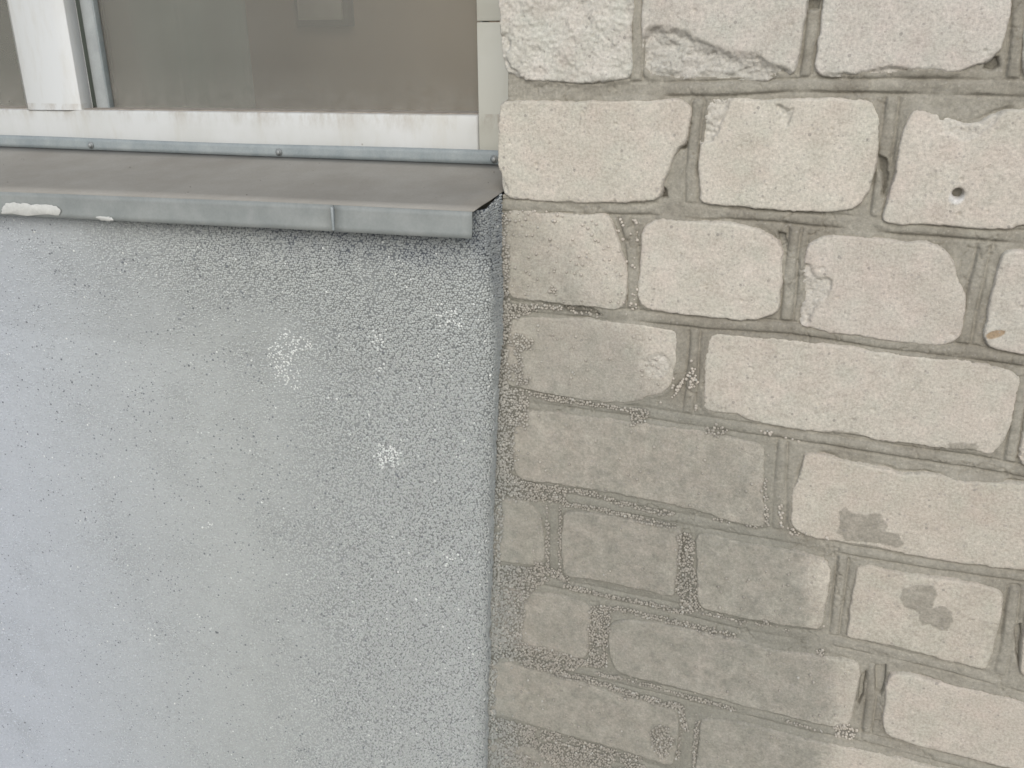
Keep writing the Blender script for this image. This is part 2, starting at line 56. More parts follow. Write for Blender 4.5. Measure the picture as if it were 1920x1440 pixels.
# ------------------------------------------------------------------ numeric helpers
rng = np.random.default_rng(11)
def lin(rgb, k=1.0):
    c = np.array(rgb, float)/255
    return np.where(c <= .04045, c/12.92, ((c+.055)/1.055)**2.4)*k
def _h(ix, iz, seed):
    n = (ix.astype(np.int64)*374761393 + iz.astype(np.int64)*668265263 + seed*1442695041) & 0xffffffff
    n = ((n ^ (n >> 13))*1274126177) & 0xffffffff
    n = ((n ^ (n >> 16))*2246822519) & 0xffffffff
    return ((n ^ (n >> 15)) & 0xffffff)/float(0xffffff)
def vnoise(x, z, s, seed):
    x = x/s; z = z/s
    ix = np.floor(x); iz = np.floor(z); fx = x-ix; fz = z-iz
    fx = fx*fx*(3-2*fx); fz = fz*fz*(3-2*fz)
    a = _h(ix, iz, seed); b = _h(ix+1, iz, seed); c = _h(ix, iz+1, seed); d = _h(ix+1, iz+1, seed)
    return (a*(1-fx)+b*fx)*(1-fz) + (c*(1-fx)+d*fx)*fz
def fbm(x, z, s, seed=0, o=3):
    t = 0; a = 1; n = 0
    for i in range(o):
        ca, sa = math.cos(i*1.1+.4), math.sin(i*1.1+.4)
        t = t + a*(vnoise(x*ca-z*sa, x*sa+z*ca, s, seed*17+i)*2-1); n += a; a *= .5; s *= .5
    return t/n
def chaikin(p, n=2):
    p = np.array(p, float)
    for _ in range(n):
        q = np.roll(p, -1, 0)
        p = np.stack([.75*p+.25*q, .25*p+.75*q], 1).reshape(-1, 2)
    return p
def psd(x, z, poly):
    """signed distance to a closed polygon, positive inside"""
    poly = np.asarray(poly, float); q = np.roll(poly, -1, 0)
    best = np.full(x.shape, 1e9); ins = np.zeros(x.shape, bool)
    for (ax, az), (bx, bz) in zip(poly, q):
        ex, ez = bx-ax, bz-az; L = ex*ex+ez*ez
        if L < 1e-9: continue
        t = np.clip(((x-ax)*ex+(z-az)*ez)/L, 0, 1)
        best = np.minimum(best, (x-ax-t*ex)**2+(z-az-t*ez)**2)
        if az != bz:
            c = ((az > z) != (bz > z)) & (x < ex*(z-az)/ez+ax)
            ins ^= c
    d = np.sqrt(best)
    return np.where(ins, d, -d)
def pld(x, z, line):
    best = np.full(x.shape, 1e9)
    for (ax, az), (bx, bz) in zip(line[:-1], line[1:]):
        ex, ez = bx-ax, bz-az; L = ex*ex+ez*ez
        t = np.clip(((x-ax)*ex+(z-az)*ez)/L, 0, 1)
        best = np.minimum(best, (x-ax-t*ex)**2+(z-az-t*ez)**2)
    return np.sqrt(best)
def sst(a, b, v):
    t = np.clip((v-a)/(b-a), 0, 1); return t*t*(3-2*t)

# ------------------------------------------------------------------ object helpers
def put(name, me, mat=None, parent=None, smooth=True, loc=None):
    o = bpy.data.objects.new(name, me); col.objects.link(o)
    if mat is not None and not me.materials: me.materials.append(mat)
    if smooth: me.polygons.foreach_set('use_smooth', np.ones(len(me.polygons), bool))
    if parent is not None: o.parent = parent
    if loc is not None: o.location = loc
    return o
def rawmesh(name, V, F, C=None):
    """V (n,3) float, F (m,3|4) int, C (n,3) pigment per vertex"""
    me = bpy.data.meshes.new(name); V = np.asarray(V, np.float32); F = np.asarray(F, np.int32); k = F.shape[1]
    me.vertices.add(len(V)); me.vertices.foreach_set('co', V.ravel())
    me.loops.add(F.size); me.loops.foreach_set('vertex_index', F.ravel())
    me.polygons.add(len(F)); me.polygons.foreach_set('loop_start', np.arange(0, F.size, k, dtype=np.int32))
    me.update(calc_edges=True)
    if C is not None:
        a = me.color_attributes.new('pigment', 'FLOAT_COLOR', 'POINT')
        a.data.foreach_set('color', np.concatenate([C, np.ones((len(C), 1))], 1).astype(np.float32).ravel())
    return me
def thing(name, label, cat, loc=(0, 0, 0), group=None):
    o = bpy.data.objects.new(name, None); col.objects.link(o); o.location = loc; o.empty_display_size = .05
    o['label'] = label; o['category'] = cat; o['kind'] = 'thing'
    if group: o['group'] = group
    return o
def box(name, x0, x1, y0, y1, z0, z1, mat, parent=None, bev=0.0, seg=2, shear=None):
    """axis box in metres (z from eye level); shear(x) adds to z"""
    import bmesh
    bm = bmesh.new(); bmesh.ops.create_cube(bm, size=1)
    for v in bm.verts:
        v.co = ((x0+x1)/2+v.co.x*(x1-x0), (y0+y1)/2+v.co.y*(y1-y0), (z0+z1)/2+v.co.z*(z1-z0))
    if bev: bmesh.ops.bevel(bm, geom=bm.edges[:], offset=bev, segments=seg, affect='EDGES', profile=.5)
    for v in bm.verts:
        if shear: v.co.z += shear(v.co.x)
        v.co.z += EYE
    off = Vector(parent.location) if parent is not None else Vector((0, 0, 0))
    for v in bm.verts: v.co -= off
    me = bpy.data.meshes.new(name); bm.to_mesh(me); bm.free()
    return put(name, me, mat, parent, smooth=bool(bev))

# ------------------------------------------------------------------ materials
def newmat(name):
    m = bpy.data.materials.new(name); m.use_nodes = True; t = m.node_tree
    return m, t, t.nodes['Principled BSDF']
def N(t, typ, **kw):
    n = t.nodes.new(typ)
    for k, v in kw.items():
        if k.startswith('i_'): n.inputs[k[2:].replace('_', ' ')].default_value = v
        else: setattr(n, k, v)
    return n
def ramp(t, src, p0, p1, c0=(0, 0, 0, 1), c1=(1, 1, 1, 1)):
    r = t.nodes.new('ShaderNodeValToRGB'); e = r.color_ramp.elements
    e[0].position = p0; e[0].color = c0; e[1].position = p1; e[1].color = c1
    t.links.new(src, r.inputs[0]); return r.outputs[0]
def mixc(t, fac, a, b, mode='MIX'):
    m = t.nodes.new('ShaderNodeMix'); m.data_type = 'RGBA'; m.blend_type = mode
    for s, v in ((m.inputs[0], fac), (m.inputs[6], a), (m.inputs[7], b)):
        if isinstance(v, (int, float)): s.default_value = v
        elif isinstance(v, (tuple, list, np.ndarray)): s.default_value = tuple(v) if len(v) == 4 else (*v, 1)
        else: t.links.new(v, s)
    return m.outputs[2]
def noise(t, pos, scale, detail=3, rough=.6, vec=None):
    n = N(t, 'ShaderNodeTexNoise'); n.inputs['Scale'].default_value = scale; n.inputs['Detail'].default_value = detail
    n.inputs['Roughness'].default_value = rough
    if vec:
        mp = N(t, 'ShaderNodeMapping'); mp.inputs['Scale'].default_value = vec; t.links.new(pos, mp.inputs[0]); pos = mp.outputs[0]
    t.links.new(pos, n.inputs['Vector']); return n.outputs['Fac']
def geo(t): return N(t, 'ShaderNodeNewGeometry').outputs['Position']
def bump(t, b, h, strength, dist):
    n = N(t, 'ShaderNodeBump'); n.inputs['Strength'].default_value = strength; n.inputs['Distance'].default_value = dist
    t.links.new(h, n.inputs['Height']); t.links.new(n.outputs[0], b.inputs['Normal'])
def specks(t, pos, scale, size, keep, dark=True):
    v = N(t, 'ShaderNodeTexVoronoi'); v.inputs['Scale'].default_value = scale; t.links.new(pos, v.inputs['Vector'])
    m = N(t, 'ShaderNodeMath', operation='LESS_THAN'); t.links.new(v.outputs['Distance'], m.inputs[0]); m.inputs[1].default_value = size
    s = N(t, 'ShaderNodeSeparateColor'); t.links.new(v.outputs['Color'], s.inputs[0])
    k = N(t, 'ShaderNodeMath', operation='LESS_THAN'); t.links.new(s.outputs[0], k.inputs[0]); k.inputs[1].default_value = keep
    x = N(t, 'ShaderNodeMath', operation='MULTIPLY'); t.links.new(m.outputs[0], x.inputs[0]); t.links.new(k.outputs[0], x.inputs[1])
    return x.outputs[0]
def masonry(name, speck=.5, fine=.14, bstr=.5):
    m, t, b = newmat(name); pos = geo(t)
    a = N(t, 'ShaderNodeAttribute', attribute_name='pigment').outputs['Color']
    f1 = ramp(t, noise(t, pos, 420, 3, .7), .25, .75, (1-fine,)*3+(1,), (1+fine,)*3+(1,))
    f2 = ramp(t, noise(t, pos, 38, 4, .65), .3, .7, (.93, .93, .925, 1), (1.06, 1.06, 1.07, 1))
    c = mixc(t, 1.0, a, f1, 'MULTIPLY'); c = mixc(t, 1.0, c, f2, 'MULTIPLY')
    s1 = specks(t, pos, 210, .21, .36); s2 = specks(t, pos, 90, .12, .34); s3 = specks(t, pos, 330, .25, .15)
    c = mixc(t, N_mul(t, s1, speck), c, (.30, .28, .255)); c = mixc(t, N_mul(t, s2, speck), c, (.22, .205, .185)); c = mixc(t, N_mul(t, s3, .15), c, (.55, .53, .49))
    t.links.new(c, b.inputs['Base Color']); b.inputs['Roughness'].default_value = .93; b.inputs['Specular IOR Level'].default_value = .25
    bump(t, b, noise(t, pos, 620, 4, .75), bstr, .0009)
    return m
def N_mul(t, s, k):
    x = N(t, 'ShaderNodeMath', operation='MULTIPLY'); t.links.new(s, x.inputs[0]); x.inputs[1].default_value = k; return x.outputs[0]
M_BRICK = masonry('sand_lime_brick', .62, .24, .9)
M_MORTAR = masonry('cement_mortar', .35, .2, .8)
def m_grain():
    m, t, b = newmat('quartz_grain')
    a = N(t, 'ShaderNodeAttribute', attribute_name='pigment').outputs['Color']
    t.links.new(a, b.inputs['Base Color']); b.inputs['Roughness'].default_value = .55; b.inputs['Specular IOR Level'].default_value = .35
    return m
M_GRAIN = m_grain()
def m_coat():
    m, t, b = newmat('resin_plaster'); pos = geo(t)
    a = N(t, 'ShaderNodeAttribute', attribute_name='pigment').outputs['Color']
    g = N(t, 'ShaderNodeTexVoronoi'); g.inputs['Scale'].default_value = 430; t.links.new(pos, g.inputs['Vector'])
    f = ramp(t, noise(t, pos, 300, 3, .7), .3, .7, (.9, .9, .9, 1), (1.07, 1.07, 1.07, 1))
    c = mixc(t, 1.0, a, f, 'MULTIPLY')
    pit = specks(t, pos, 260, .2, .22)
    area = ramp(t, noise(t, pos, 22, 4, .6), .42, .62)
    x = N(t, 'ShaderNodeMath', operation='MULTIPLY'); t.links.new(pit, x.inputs[0]); t.links.new(area, x.inputs[1])
    c = mixc(t, x.outputs[0], c, (.085, .09, .10))
    t.links.new(c, b.inputs['Base Color']); b.inputs['Roughness'].default_value = .8; b.inputs['Specular IOR Level'].default_value = .3
    bump(t, b, g.outputs['Distance'], .35, -.0012)
    return m
M_COAT = m_coat()
def m_frame(k_=1.0, nm='dirty_white_frame', tint=(1, 1, 1)):
    m, t, b = newmat(nm); pos = geo(t)
    c = mixc(t, ramp(t, noise(t, pos, 9, 4, .6), .42, .75), tuple(k_*v*q_ for v, q_ in zip((.46, .465, .455), tint)), tuple(k_*v*q_ for v, q_ in zip((.40, .40, .375), tint)))
    c = mixc(t, N_mul(t, ramp(t, noise(t, pos, 1, 5, .7, (45, 45, 9)), .52, .75), .4), c, (.36, .33, .27))
    c = mixc(t, N_mul(t, specks(t, pos, 70, .09, .12), .6), c, (.2, .18, .15))
    sx = N(t, 'ShaderNodeSeparateXYZ'); t.links.new(pos, sx.inputs[0]); mr = N(t, 'ShaderNodeMapRange'); t.links.new(sx.outputs[2], mr.inputs[0])
    mr.inputs[1].default_value = EYE-.102; mr.inputs[2].default_value = EYE-.082; mr.inputs[3].default_value = .05; mr.inputs[4].default_value = .75
    dm = N(t, 'ShaderNodeMath', operation='MULTIPLY'); t.links.new(mr.outputs[0], dm.inputs[0]); t.links.new(ramp(t, noise(t, pos, 1, 6, .75, (55, 55, 22)), .46, .66), dm.inputs[1])
    dk = N(t, 'ShaderNodeMath', operation='LESS_THAN'); t.links.new(sx.outputs[2], dk.inputs[0]); dk.inputs[1].default_value = EYE-.0795
    d2 = N(t, 'ShaderNodeMath', operation='MULTIPLY'); t.links.new(dm.outputs[0], d2.inputs[0]); t.links.new(dk.outputs[0], d2.inputs[1])
    c = mixc(t, d2.outputs[0], c, (.27, .235, .19))
    t.links.new(c, b.inputs['Base Color']); b.inputs['Roughness'].default_value = .42; b.inputs['Specular IOR Level'].default_value = .35
    bump(t, b, noise(t, pos, 130, 3), .12, .0006); return m
M_FRAME = m_frame()
M_STILE = m_frame(.92, 'greyed_frame_paint', (1.01, .98, .88))
def m_simple(name, c0, c1, scale, rough=.7, metal=0.0, vec=None, lo=.35, hi=.68, bs=.15, bd=.0005, spec=.4):
    m, t, b = newmat(name); pos = geo(t)
    c = mixc(t, ramp(t, noise(t, pos, scale, 5, .65, vec), lo, hi), c0, c1)
    c = mixc(t, 1.0, c, ramp(t, noise(t, pos, 480, 2, .7), .2, .8, (.93,)*3+(1,), (1.06,)*3+(1,)), 'MULTIPLY')
    t.links.new(c, b.inputs['Base Color']); b.inputs['Roughness'].default_value = rough; b.inputs['Metallic'].default_value = metal
    b.inputs['Specular IOR Level'].default_value = spec
    bump(t, b, noise(t, pos, 260, 3), bs, bd); return m
M_DUST = m_simple('dusty_metal_tray', (.242, .227, .2), (.288, .275, .247), 14, .85, 0, spec=.2)
M_ZINC = m_simple('weathered_zinc', (.185, .198, .19), (.245, .256, .244), 26, .55, .0, bs=.1)
M_ZINC2 = m_simple('weathered_zinc_upstand', (.195, .22, .225), (.265, .288, .288), 30, .5, .0, bs=.1)
M_SCREW = m_simple('dull_steel', (.2, .21, .21), (.3, .31, .3), 60, .5, .3)
M_SMEAR = m_simple('dried_filler', (.42, .42, .395), (.50, .50, .47), 60, .9)
M_GASKET = m_simple('grey_gasket', (.26, .275, .275), (.33, .35, .35), 24, .6)
M_DIRT = m_simple('ledge_dirt', (.20, .175, .15), (.30, .27, .235), 60, .9)
M_ROOM = m_simple('room_brown_wallpaper', (.38, .25, .17), (.46, .32, .23), 3, .9)
M_ROOMF = m_simple('room_floor', (.10, .07, .05), (.14, .10, .07), 4, .6)
M_CURT = m_simple('grey_curtain', (.20, .215, .20), (.28, .295, .275), 6, .95)
M_DARKW = m_simple('dark_wood', (.06, .045, .035), (.1, .08, .06), 12, .6)
M_PAPER = m_simple('pale_print', (.5, .43, .36), (.62, .56, .48), 8, .8)
M_PAVE = m_simple('concrete_paving', (.22, .21, .195), (.33, .315, .29), 3, .95)
M_OPP = m_simple('opposite_masonry', (.20, .18, .155), (.32, .29, .25), .6, .95)
def m_glass():
    m, t, b = newmat('dusty_glass'); pos = geo(t); t.nodes.remove(b); out = t.nodes['Material Output']
    tr = N(t, 'ShaderNodeBsdfTransparent'); tr.inputs[0].default_value = (.86, .9, .87, 1)
    gl = N(t, 'ShaderNodeBsdfGlossy'); gl.inputs['Roughness'].default_value = .04
    fr = N(t, 'ShaderNodeFresnel'); fr.inputs[0].default_value = 1.5
    m1 = N(t, 'ShaderNodeMixShader'); t.links.new(fr.outputs[0], m1.inputs[0]); t.links.new(tr.outputs[0], m1.inputs[1]); t.links.new(gl.outputs[0], m1.inputs[2])
    df = N(t, 'ShaderNodeBsdfDiffuse'); df.inputs[0].default_value = (.33, .315, .285, 1)
    sx = N(t, 'ShaderNodeSeparateXYZ'); t.links.new(pos, sx.inputs[0])
    mr = N(t, 'ShaderNodeMapRange'); t.links.new(sx.outputs[2], mr.inputs[0])
    mr.inputs[1].default_value = EYE-.035; mr.inputs[2].default_value = EYE-.083; mr.inputs[3].default_value = 0; mr.inputs[4].default_value = .16
    nz = noise(t, pos, 60, 6, .7); nb = noise(t, pos, 7, 4, .6)
    a1 = N(t, 'ShaderNodeMath', operation='MULTIPLY'); t.links.new(mr.outputs[0], a1.inputs[0]); t.links.new(ramp(t, nz, .35, .65), a1.inputs[1])
    a2 = N(t, 'ShaderNodeMath', operation='MULTIPLY_ADD'); t.links.new(nb, a2.inputs[0]); a2.inputs[1].default_value = .14; a2.inputs[2].default_value = .22
    a3 = N(t, 'ShaderNodeMath', operation='ADD'); t.links.new(a1.outputs[0], a3.inputs[0]); t.links.new(a2.outputs[0], a3.inputs[1])
    m2 = N(t, 'ShaderNodeMixShader'); t.links.new(a3.outputs[0], m2.inputs[0]); t.links.new(m1.outputs[0], m2.inputs[1]); t.links.new(df.outputs[0], m2.inputs[2])
    t.links.new(m2.outputs[0], out.inputs[0]); return m
M_GLASS = m_glass()

# ------------------------------------------------------------------ ground (below the picture, throws light back up)
g = put('pavement', rawmesh('pavement', [(-60, -60, 0), (60, -60, 0), (60, 60, 0), (-60, 60, 0)], [(0, 1, 2, 3)]), M_PAVE, smooth=False)
g['kind'] = 'structure'

op = bpy.data.meshes.new('opposite_wall')
op = put('opposite_wall', rawmesh('opposite_wall', [(x_, y_, z_) for x_ in (-30, 30) for y_ in (-18.3, -18) for z_ in (0, 3.4)], [(0, 1, 3, 2), (4, 6, 7, 5), (0, 4, 5, 1), (2, 3, 7, 6), (1, 5, 7, 3)]), M_OPP, smooth=False)
op['kind'] = 'structure'

# ------------------------------------------------------------------ brick wall
ALB = 0.72                                        # from photographed tone to base colour
wall = thing('brick_wall', 'whitish sand lime brick wall with tooled grey mortar joints right of the plaster', 'wall', (0, 0, 0))
def smear_mask(x, z):
    d = psd(x, z, SMEAR_P) + 13*fbm(x, z, 30, 51, 5) + 4*fbm(x, z, 5, 52, 3)
    return sst(-20, 17, d+8*fbm(x, z, 2.5, 54, 2))*(.86+.14*fbm(x, z, 14, 53))*np.interp(z, [-460, -330, -200], [1, .8, .62])
SMEAR_P = chaikin(SMEAR)
C_SM = lin((146, 144, 133), ALB); C_SM2 = lin((147, 150, 143), ALB); C_MO = lin((166, 161, 148), ALB); C_MO2 = lin((150, 144, 131), ALB)
TONE = dict(A=(208, 202, 190), B=(208, 200, 187), C=(206, 198, 185), D=(206, 198, 185), E=(205, 196, 181), F=(203, 194, 179), G=(204, 195, 180), H=(201, 192, 178), I=(190, 183, 170))
ROUGH = dict(A1=3.0, A2=1.2, C3=1.2)
GX0, GX1, GZ0, GZ1, GS = -385.0, 300.0, -905.0, 60.0, 1.0
nx = int((GX1-GX0)/GS)+1; nz = int((GZ1-GZ0)/GS)+1
HM = np.full((nx, nz), -30.0)                     # highest surface of the wall, for the grains to sit on
INS = np.full((nx, nz), -99.0)                    # how far inside a brick
# where grains of the plaster were spattered on the bricks
def hexpts(x0, x1, z0, z1, sp, r_, jit=.3):
    xs = np.arange(x0, x1, sp); zs = np.arange(z0, z1, sp*.866)
    X, Z = np.meshgrid(xs, zs, indexing='ij'); X = X+(np.arange(len(zs)) % 2)[None]*sp/2
    X = X.ravel()+r_.normal(0, jit*sp, X.size)*.6; Z = Z.ravel()+r_.normal(0, jit*sp, Z.size)*.6; return X, Z
r_ = np.random.default_rng(5); gx, gz = [], []
GZ = GZ+[(.55, [(-334, -160), (-306, -160), (-304, -250), (-308, -330), (-315, -470), (-322, -620), (-328, -800), (-350, -800), (-338, -480)])]   # grit thrown along the inner corner
for dens, poly in GZ:
    P = np.array(poly); x, z = hexpts(P[:, 0].min(), P[:, 0].max(), P[:, 1].min(), P[:, 1].max(), 2.6, r_)
    e = psd(x, z, P)+3*fbm(x, z, 7, 31); ok = e > 0
    if dens > .2: ok &= (fbm(x, z, 9, 32, 3)*.5+.5 < dens+.12) & (r_.random(len(x)) < .9)
    else: ok &= r_.random(len(x)) < dens*1.2*(.3+1.4*vnoise(x, z, 18, 33))
    gx.append(x[ok]); gz.append(z[ok])
for dens, wd, L in GL:
    P = np.array(L); x, z = hexpts(P[:, 0].min()-wd, P[:, 0].max()+wd, P[:, 1].min()-wd, P[:, 1].max()+wd, 2.55, r_)
    ok = (pld(x, z, L)+1.2*fbm(x, z, 8, 34) < wd*.5) & (fbm(x, z, 12, 35, 2)*.5+.5 < dens+.1)
    gx.append(x[ok]); gz.append(z[ok])
gx = np.concatenate(gx); gz = np.concatenate(gz)
o_ = np.argsort(r_.random(len(gx))); gx, gz = gx[o_], gz[o_]
cell = {}; sel = []                                # thin out grains that would sit on each other
for i in range(len(gx)):
    c = (int(gx[i]//2.2), int(gz[i]//2.2))
    if c in cell: continue
    cell[c] = 1; sel.append(i)
gx, gz = gx[sel], gz[sel]; ok = gx > -345; gx, gz = gx[ok], gz[ok]
GD = np.zeros((nx, nz))                           # darkens the wall colour where grains crowd together
np.add.at(GD, (np.clip(((gx-GX0)/GS).round().astype(int), 0, nx-1), np.clip(((gz-GZ0)/GS).round().astype(int), 0, nz-1)), 1.0)
def blur(a, k):
    for ax in (0, 1):
        c = np.cumsum(np.concatenate([np.zeros_like(a[:1]) if ax == 0 else np.zeros_like(a[:, :1]), a], ax), ax)
        n_ = a.shape[ax]; i_ = np.arange(n_); hi = np.minimum(i_+k+1, n_); lo = np.maximum(i_-k, 0)
        a = (np.take(c, hi, ax)-np.take(c, lo, ax))/(2*k+1)
    return a
GD = sst(.03, .12, blur(blur(GD, 2), 2))
def grid_faces(keep):
    """quads of cells whose four corners are kept; returns faces on compact indices"""
    idx = np.full(keep.shape, -1, np.int64); idx[keep] = np.arange(keep.sum())
    c = keep[:-1, :-1] & keep[1:, :-1] & keep[1:, 1:] & keep[:-1, 1:]
    a = idx[:-1, :-1][c]; b = idx[1:, :-1][c]; d = idx[1:, 1:][c]; e = idx[:-1, 1:][c]
    return np.stack([a, b, d, e], 1), idx
def skirt(V, F, C, ydeep):
    """close the rim of a height-field piece by running it back into the wall"""
    E = np.concatenate([F[:, [0, 1]], F[:, [1, 2]], F[:, [2, 3]], F[:, [3, 0]]])
    key = np.minimum(E[:, 0], E[:, 1]).astype(np.int64)*10**8+np.maximum(E[:, 0], E[:, 1])
    u, first, cnt = np.unique(key, return_index=True, return_counts=True)
    B = E[first[cnt == 1]]
    rim = np.unique(B); mp = np.full(len(V), -1, np.int64); mp[rim] = len(V)+np.arange(len(rim))
    V2 = V[rim].copy(); V2[:, 1] = ydeep
    Q = np.stack([B[:, 1], B[:, 0], mp[B[:, 0]], mp[B[:, 1]]], 1)
    return np.concatenate([V, V2]), np.concatenate([F, Q]), np.concatenate([C, C[rim]])
for k, (key, poly) in enumerate(BR.items()):
    row = key[0]; P = chaikin(poly, 2); r_ = np.random.default_rng(100+k); sd_ = 300+k*7
    x0, z0 = P.min(0)-3; x1, z1 = P.max(0)+3
    i0 = max(0, int((x0-GX0)/GS)); i1 = min(nx-1, int((x1-GX0)/GS)+1); j0 = max(0, int((z0-GZ0)/GS)); j1 = min(nz-1, int((z1-GZ0)/GS)+1)
    X, Z = np.meshgrid(GX0+np.arange(i0, i1+1)*GS, GZ0+np.arange(j0, j1+1)*GS, indexing='ij')
    s = psd(X, Z, P) + 1.1*fbm(X, Z, 10, sd_) + 1.0*fbm(X, Z, 3.2, sd_+1)*sst(.35, .7, vnoise(X, Z, 25, sd_+16))+.35*fbm(X, Z, 2.2, sd_+17)
    S = smear_mask(X, Z)
    rf = ROUGH.get(key, 1.0)
    rr = np.clip(1.9+1.8*fbm(X, Z, 30, sd_+2, 2), .8, 4)*(1-.6*S)
    q = np.clip(1-s/rr, 0, 1)
    prof = -rr*(1-np.sqrt(np.clip(1-q*q, 0, 1)))*.8
    prof = np.where(s < 0, -rr*.8+s*5, prof)
    face = r_.uniform(-.7, .9) + (X-X.mean())*r_.uniform(-.006, .006) + (Z-Z.mean())*r_.uniform(-.008, .008)
    tex = .55*fbm(X, Z, 40, sd_+3) + .30*rf*fbm(X, Z, 7, sd_+4) + .20*rf*fbm(X, Z, 2.4, sd_+5, 2)
    if rf > 2: tex = tex + 1.3*np.abs(fbm(X+Z*.5, Z*1.4, 6, sd_+20, 3)) + .35*fbm(X, Z, 2.3, sd_+21, 2) + 2.6*fbm(X, Z, 26, sd_+8, 5) - 1.8*np.abs(fbm(X, Z, 14, sd_+9, 4))
    pit = np.zeros(X.shape)
    for _ in range(int((x1-x0)*(z1-z0)/190)):
        pu, pv, pr_ = r_.integers(0, X.shape[0]), r_.integers(0, X.shape[1]), r_.uniform(.5, 1.0)+1.3*r_.random()**6
        a0, a1, b0, b1 = max(0, pu-4), pu+5, max(0, pv-4), pv+5
        dd = np.hypot(X[a0:a1, b0:b1]-X[pu, pv]-r_.uniform(-.5, .5), (Z[a0:a1, b0:b1]-Z[pu, pv]-r_.uniform(-.5, .5))*r_.uniform(.8, 1.5))
        pit[a0:a1, b0:b1] = np.minimum(pit[a0:a1, b0:b1], -.6*pr_*sst(pr_*1.3, pr_*.4, dd))
    hgt = face + prof + (tex+pit)*(1-.55*S) + S*.5
    base = lin(TONE[row], ALB)*(1+r_.uniform(-.035, .035))*np.array([1+r_.uniform(-.012, .012), 1, 1+r_.uniform(-.015, .015)])
    C = np.ones(X.shape+(3,))*base
    mott = fbm(X, Z, 24, sd_+10, 4); C = C*(1+.07*mott[..., None]*np.array([.9, 1, 1.15])+.03*fbm(X, Z, 15, sd_+22, 3)[..., None]*np.array([1, -.4, -.2]))
    dirt = sst(.25, .75, fbm(X, Z, 9, sd_+11, 4)+.25*np.clip(1-s/6, 0, 1))
    C = C*(1-.16*dirt[..., None]) + .16*dirt[..., None]*lin((150, 143, 130), ALB)
    for (bk, dep, sp) in SPALL:
        if bk != key: continue
        e = psd(X, Z, chaikin(sp, 1)) + 2.2*fbm(X, Z, 8, sd_+12) + 1.0*fbm(X, Z, 2.5, sd_+18)
        mk = sst(-1.0, 7.0 if dep > 4 else 2.6, e)
        rg = fbm(X*.8+Z*.5, Z*1.5-X*.3, 9, sd_+13, 4)
        hgt = hgt - mk*(dep*(.75+.5*fbm(X, Z, 18, sd_+14)) + (.5*dep)*rg + 2.0*np.abs(fbm(X*1.2+Z*.7, Z*1.6-X*.4, 5.5, sd_+19, 3)) + .6*fbm(X, Z, 2.2, sd_+15, 2))
        C = C*(1-.5*mk[..., None]) + .5*mk[..., None]*lin((190, 187, 178) if key == 'A2' else (209, 205, 195), ALB)*(1+.1*rg[..., None])
    for st in STAIN:
        e = psd(X, Z, np.array(st)) + 1.1*fbm(X, Z, 4, 77) + .5*fbm(X, Z, 1.8, 76)
        mk = sst(-.6, .9, e)*np.clip(.86+.35*fbm(X, Z, 7, 75, 3), 0, 1)
        hgt = hgt + mk*(.55+.25*fbm(X, Z, 3, 78)); C = C*(1-mk[..., None]) + mk[..., None]*lin((163, 157, 144), ALB)*(1+.05*fbm(X, Z, 5, 79)[..., None])
    if key == 'C4':
        mk = sst(-.4, .4, psd(X, Z, chaikin(TAN, 1)))
        hgt = hgt - .6*mk; C = C*(1-mk[..., None]) + mk[..., None]*lin((176, 155, 128), ALB)
    if key == 'B3':
        d = np.hypot(X-HOLE[0], Z-HOLE[1]); hgt = hgt - 16*sst(4.4, 3.2, d) - 1.0*sst(6.5, 4, d)
        d2 = np.hypot(X-HOLE[0]+.5, Z-HOLE[1]+3.0); mk = sst(6.6, 4.0, d2)*.8; C = C*(1-mk[..., None]) + mk[..., None]*lin((226, 224, 220), ALB)
    near = sst(-285, -345, X)
    sc = C_SM*(1-near[..., None]) + C_SM2*near[..., None]
    sc = sc*(1+.06*fbm(X, Z, 18, 60, 4)[..., None] + .07*fbm(X, Z, 3, 61)[..., None])
    Sx = (S*(.80+.3*fbm(X, Z, 7, 62, 4))).clip(0, .96)[..., None]
    C = C*(1-Sx) + Sx*sc
    hgt = hgt + .3*S*fbm(X, Z, 60, 63, 2)
    C = C*(1-.32*GD[i0:i1+1, j0:j1+1, None])
    keep = s > -1.9
    F, idx = grid_faces(keep)
    V = np.stack([X[keep], -hgt[keep], Z[keep]], 1); CC = C[keep]
    V, F, CC = skirt(V, F, CC, 88.0)
    cen = np.array([P[:, 0].mean(), 0, P[:, 1].mean()])
    me = rawmesh('brick', (V-cen)/1000, F, CC)
    put('brick', me, M_BRICK, wall, loc=(cen[0]/1000, 0, cen[2]/1000+EYE))
    sub = HM[i0:i1+1, j0:j1+1]; sub[keep] = np.maximum(sub[keep], hgt[keep])
    sub = INS[i0:i1+1, j0:j1+1]; np.maximum(sub, s, out=sub)

# mortar between the bricks
X, Z = np.meshgrid(GX0+np.arange(nx)*GS, GZ0+np.arange(nz)*GS, indexing='ij')
S = smear_mask(X, Z)
hgt = -3.5 + .9*fbm(X, Z, 34, 5, 3) + .60*fbm(X, Z, 8, 6, 3) + .34*fbm(X, Z, 2.5, 7, 2)
dh = np.full(X.shape, 1e9); dv = dh.copy()
for L in JH: dh = np.minimum(dh, pld(X, Z, L))
for L in JV: dv = np.minimum(dv, pld(X, Z, L))
wob = 1.0*fbm(X, Z, 30, 8, 2)
def beadh(d, hw):
    b = np.clip(d/hw, 0, 1)
    return np.where(d < hw, 2.7*np.sqrt(1-b*b)-.2, 0) - 1.9*np.exp(-((d-hw-.6)/1.1)**2)
pres = sst(.25, .55, vnoise(X, Z, 60, 12)+.12+.25*fbm(X, Z, 16, 13))
bv = beadh(np.abs(dv+wob), 4.8)*np.clip(pres+.5, 0, 1); bh = beadh(np.abs(dh+wob), 5.0)*pres
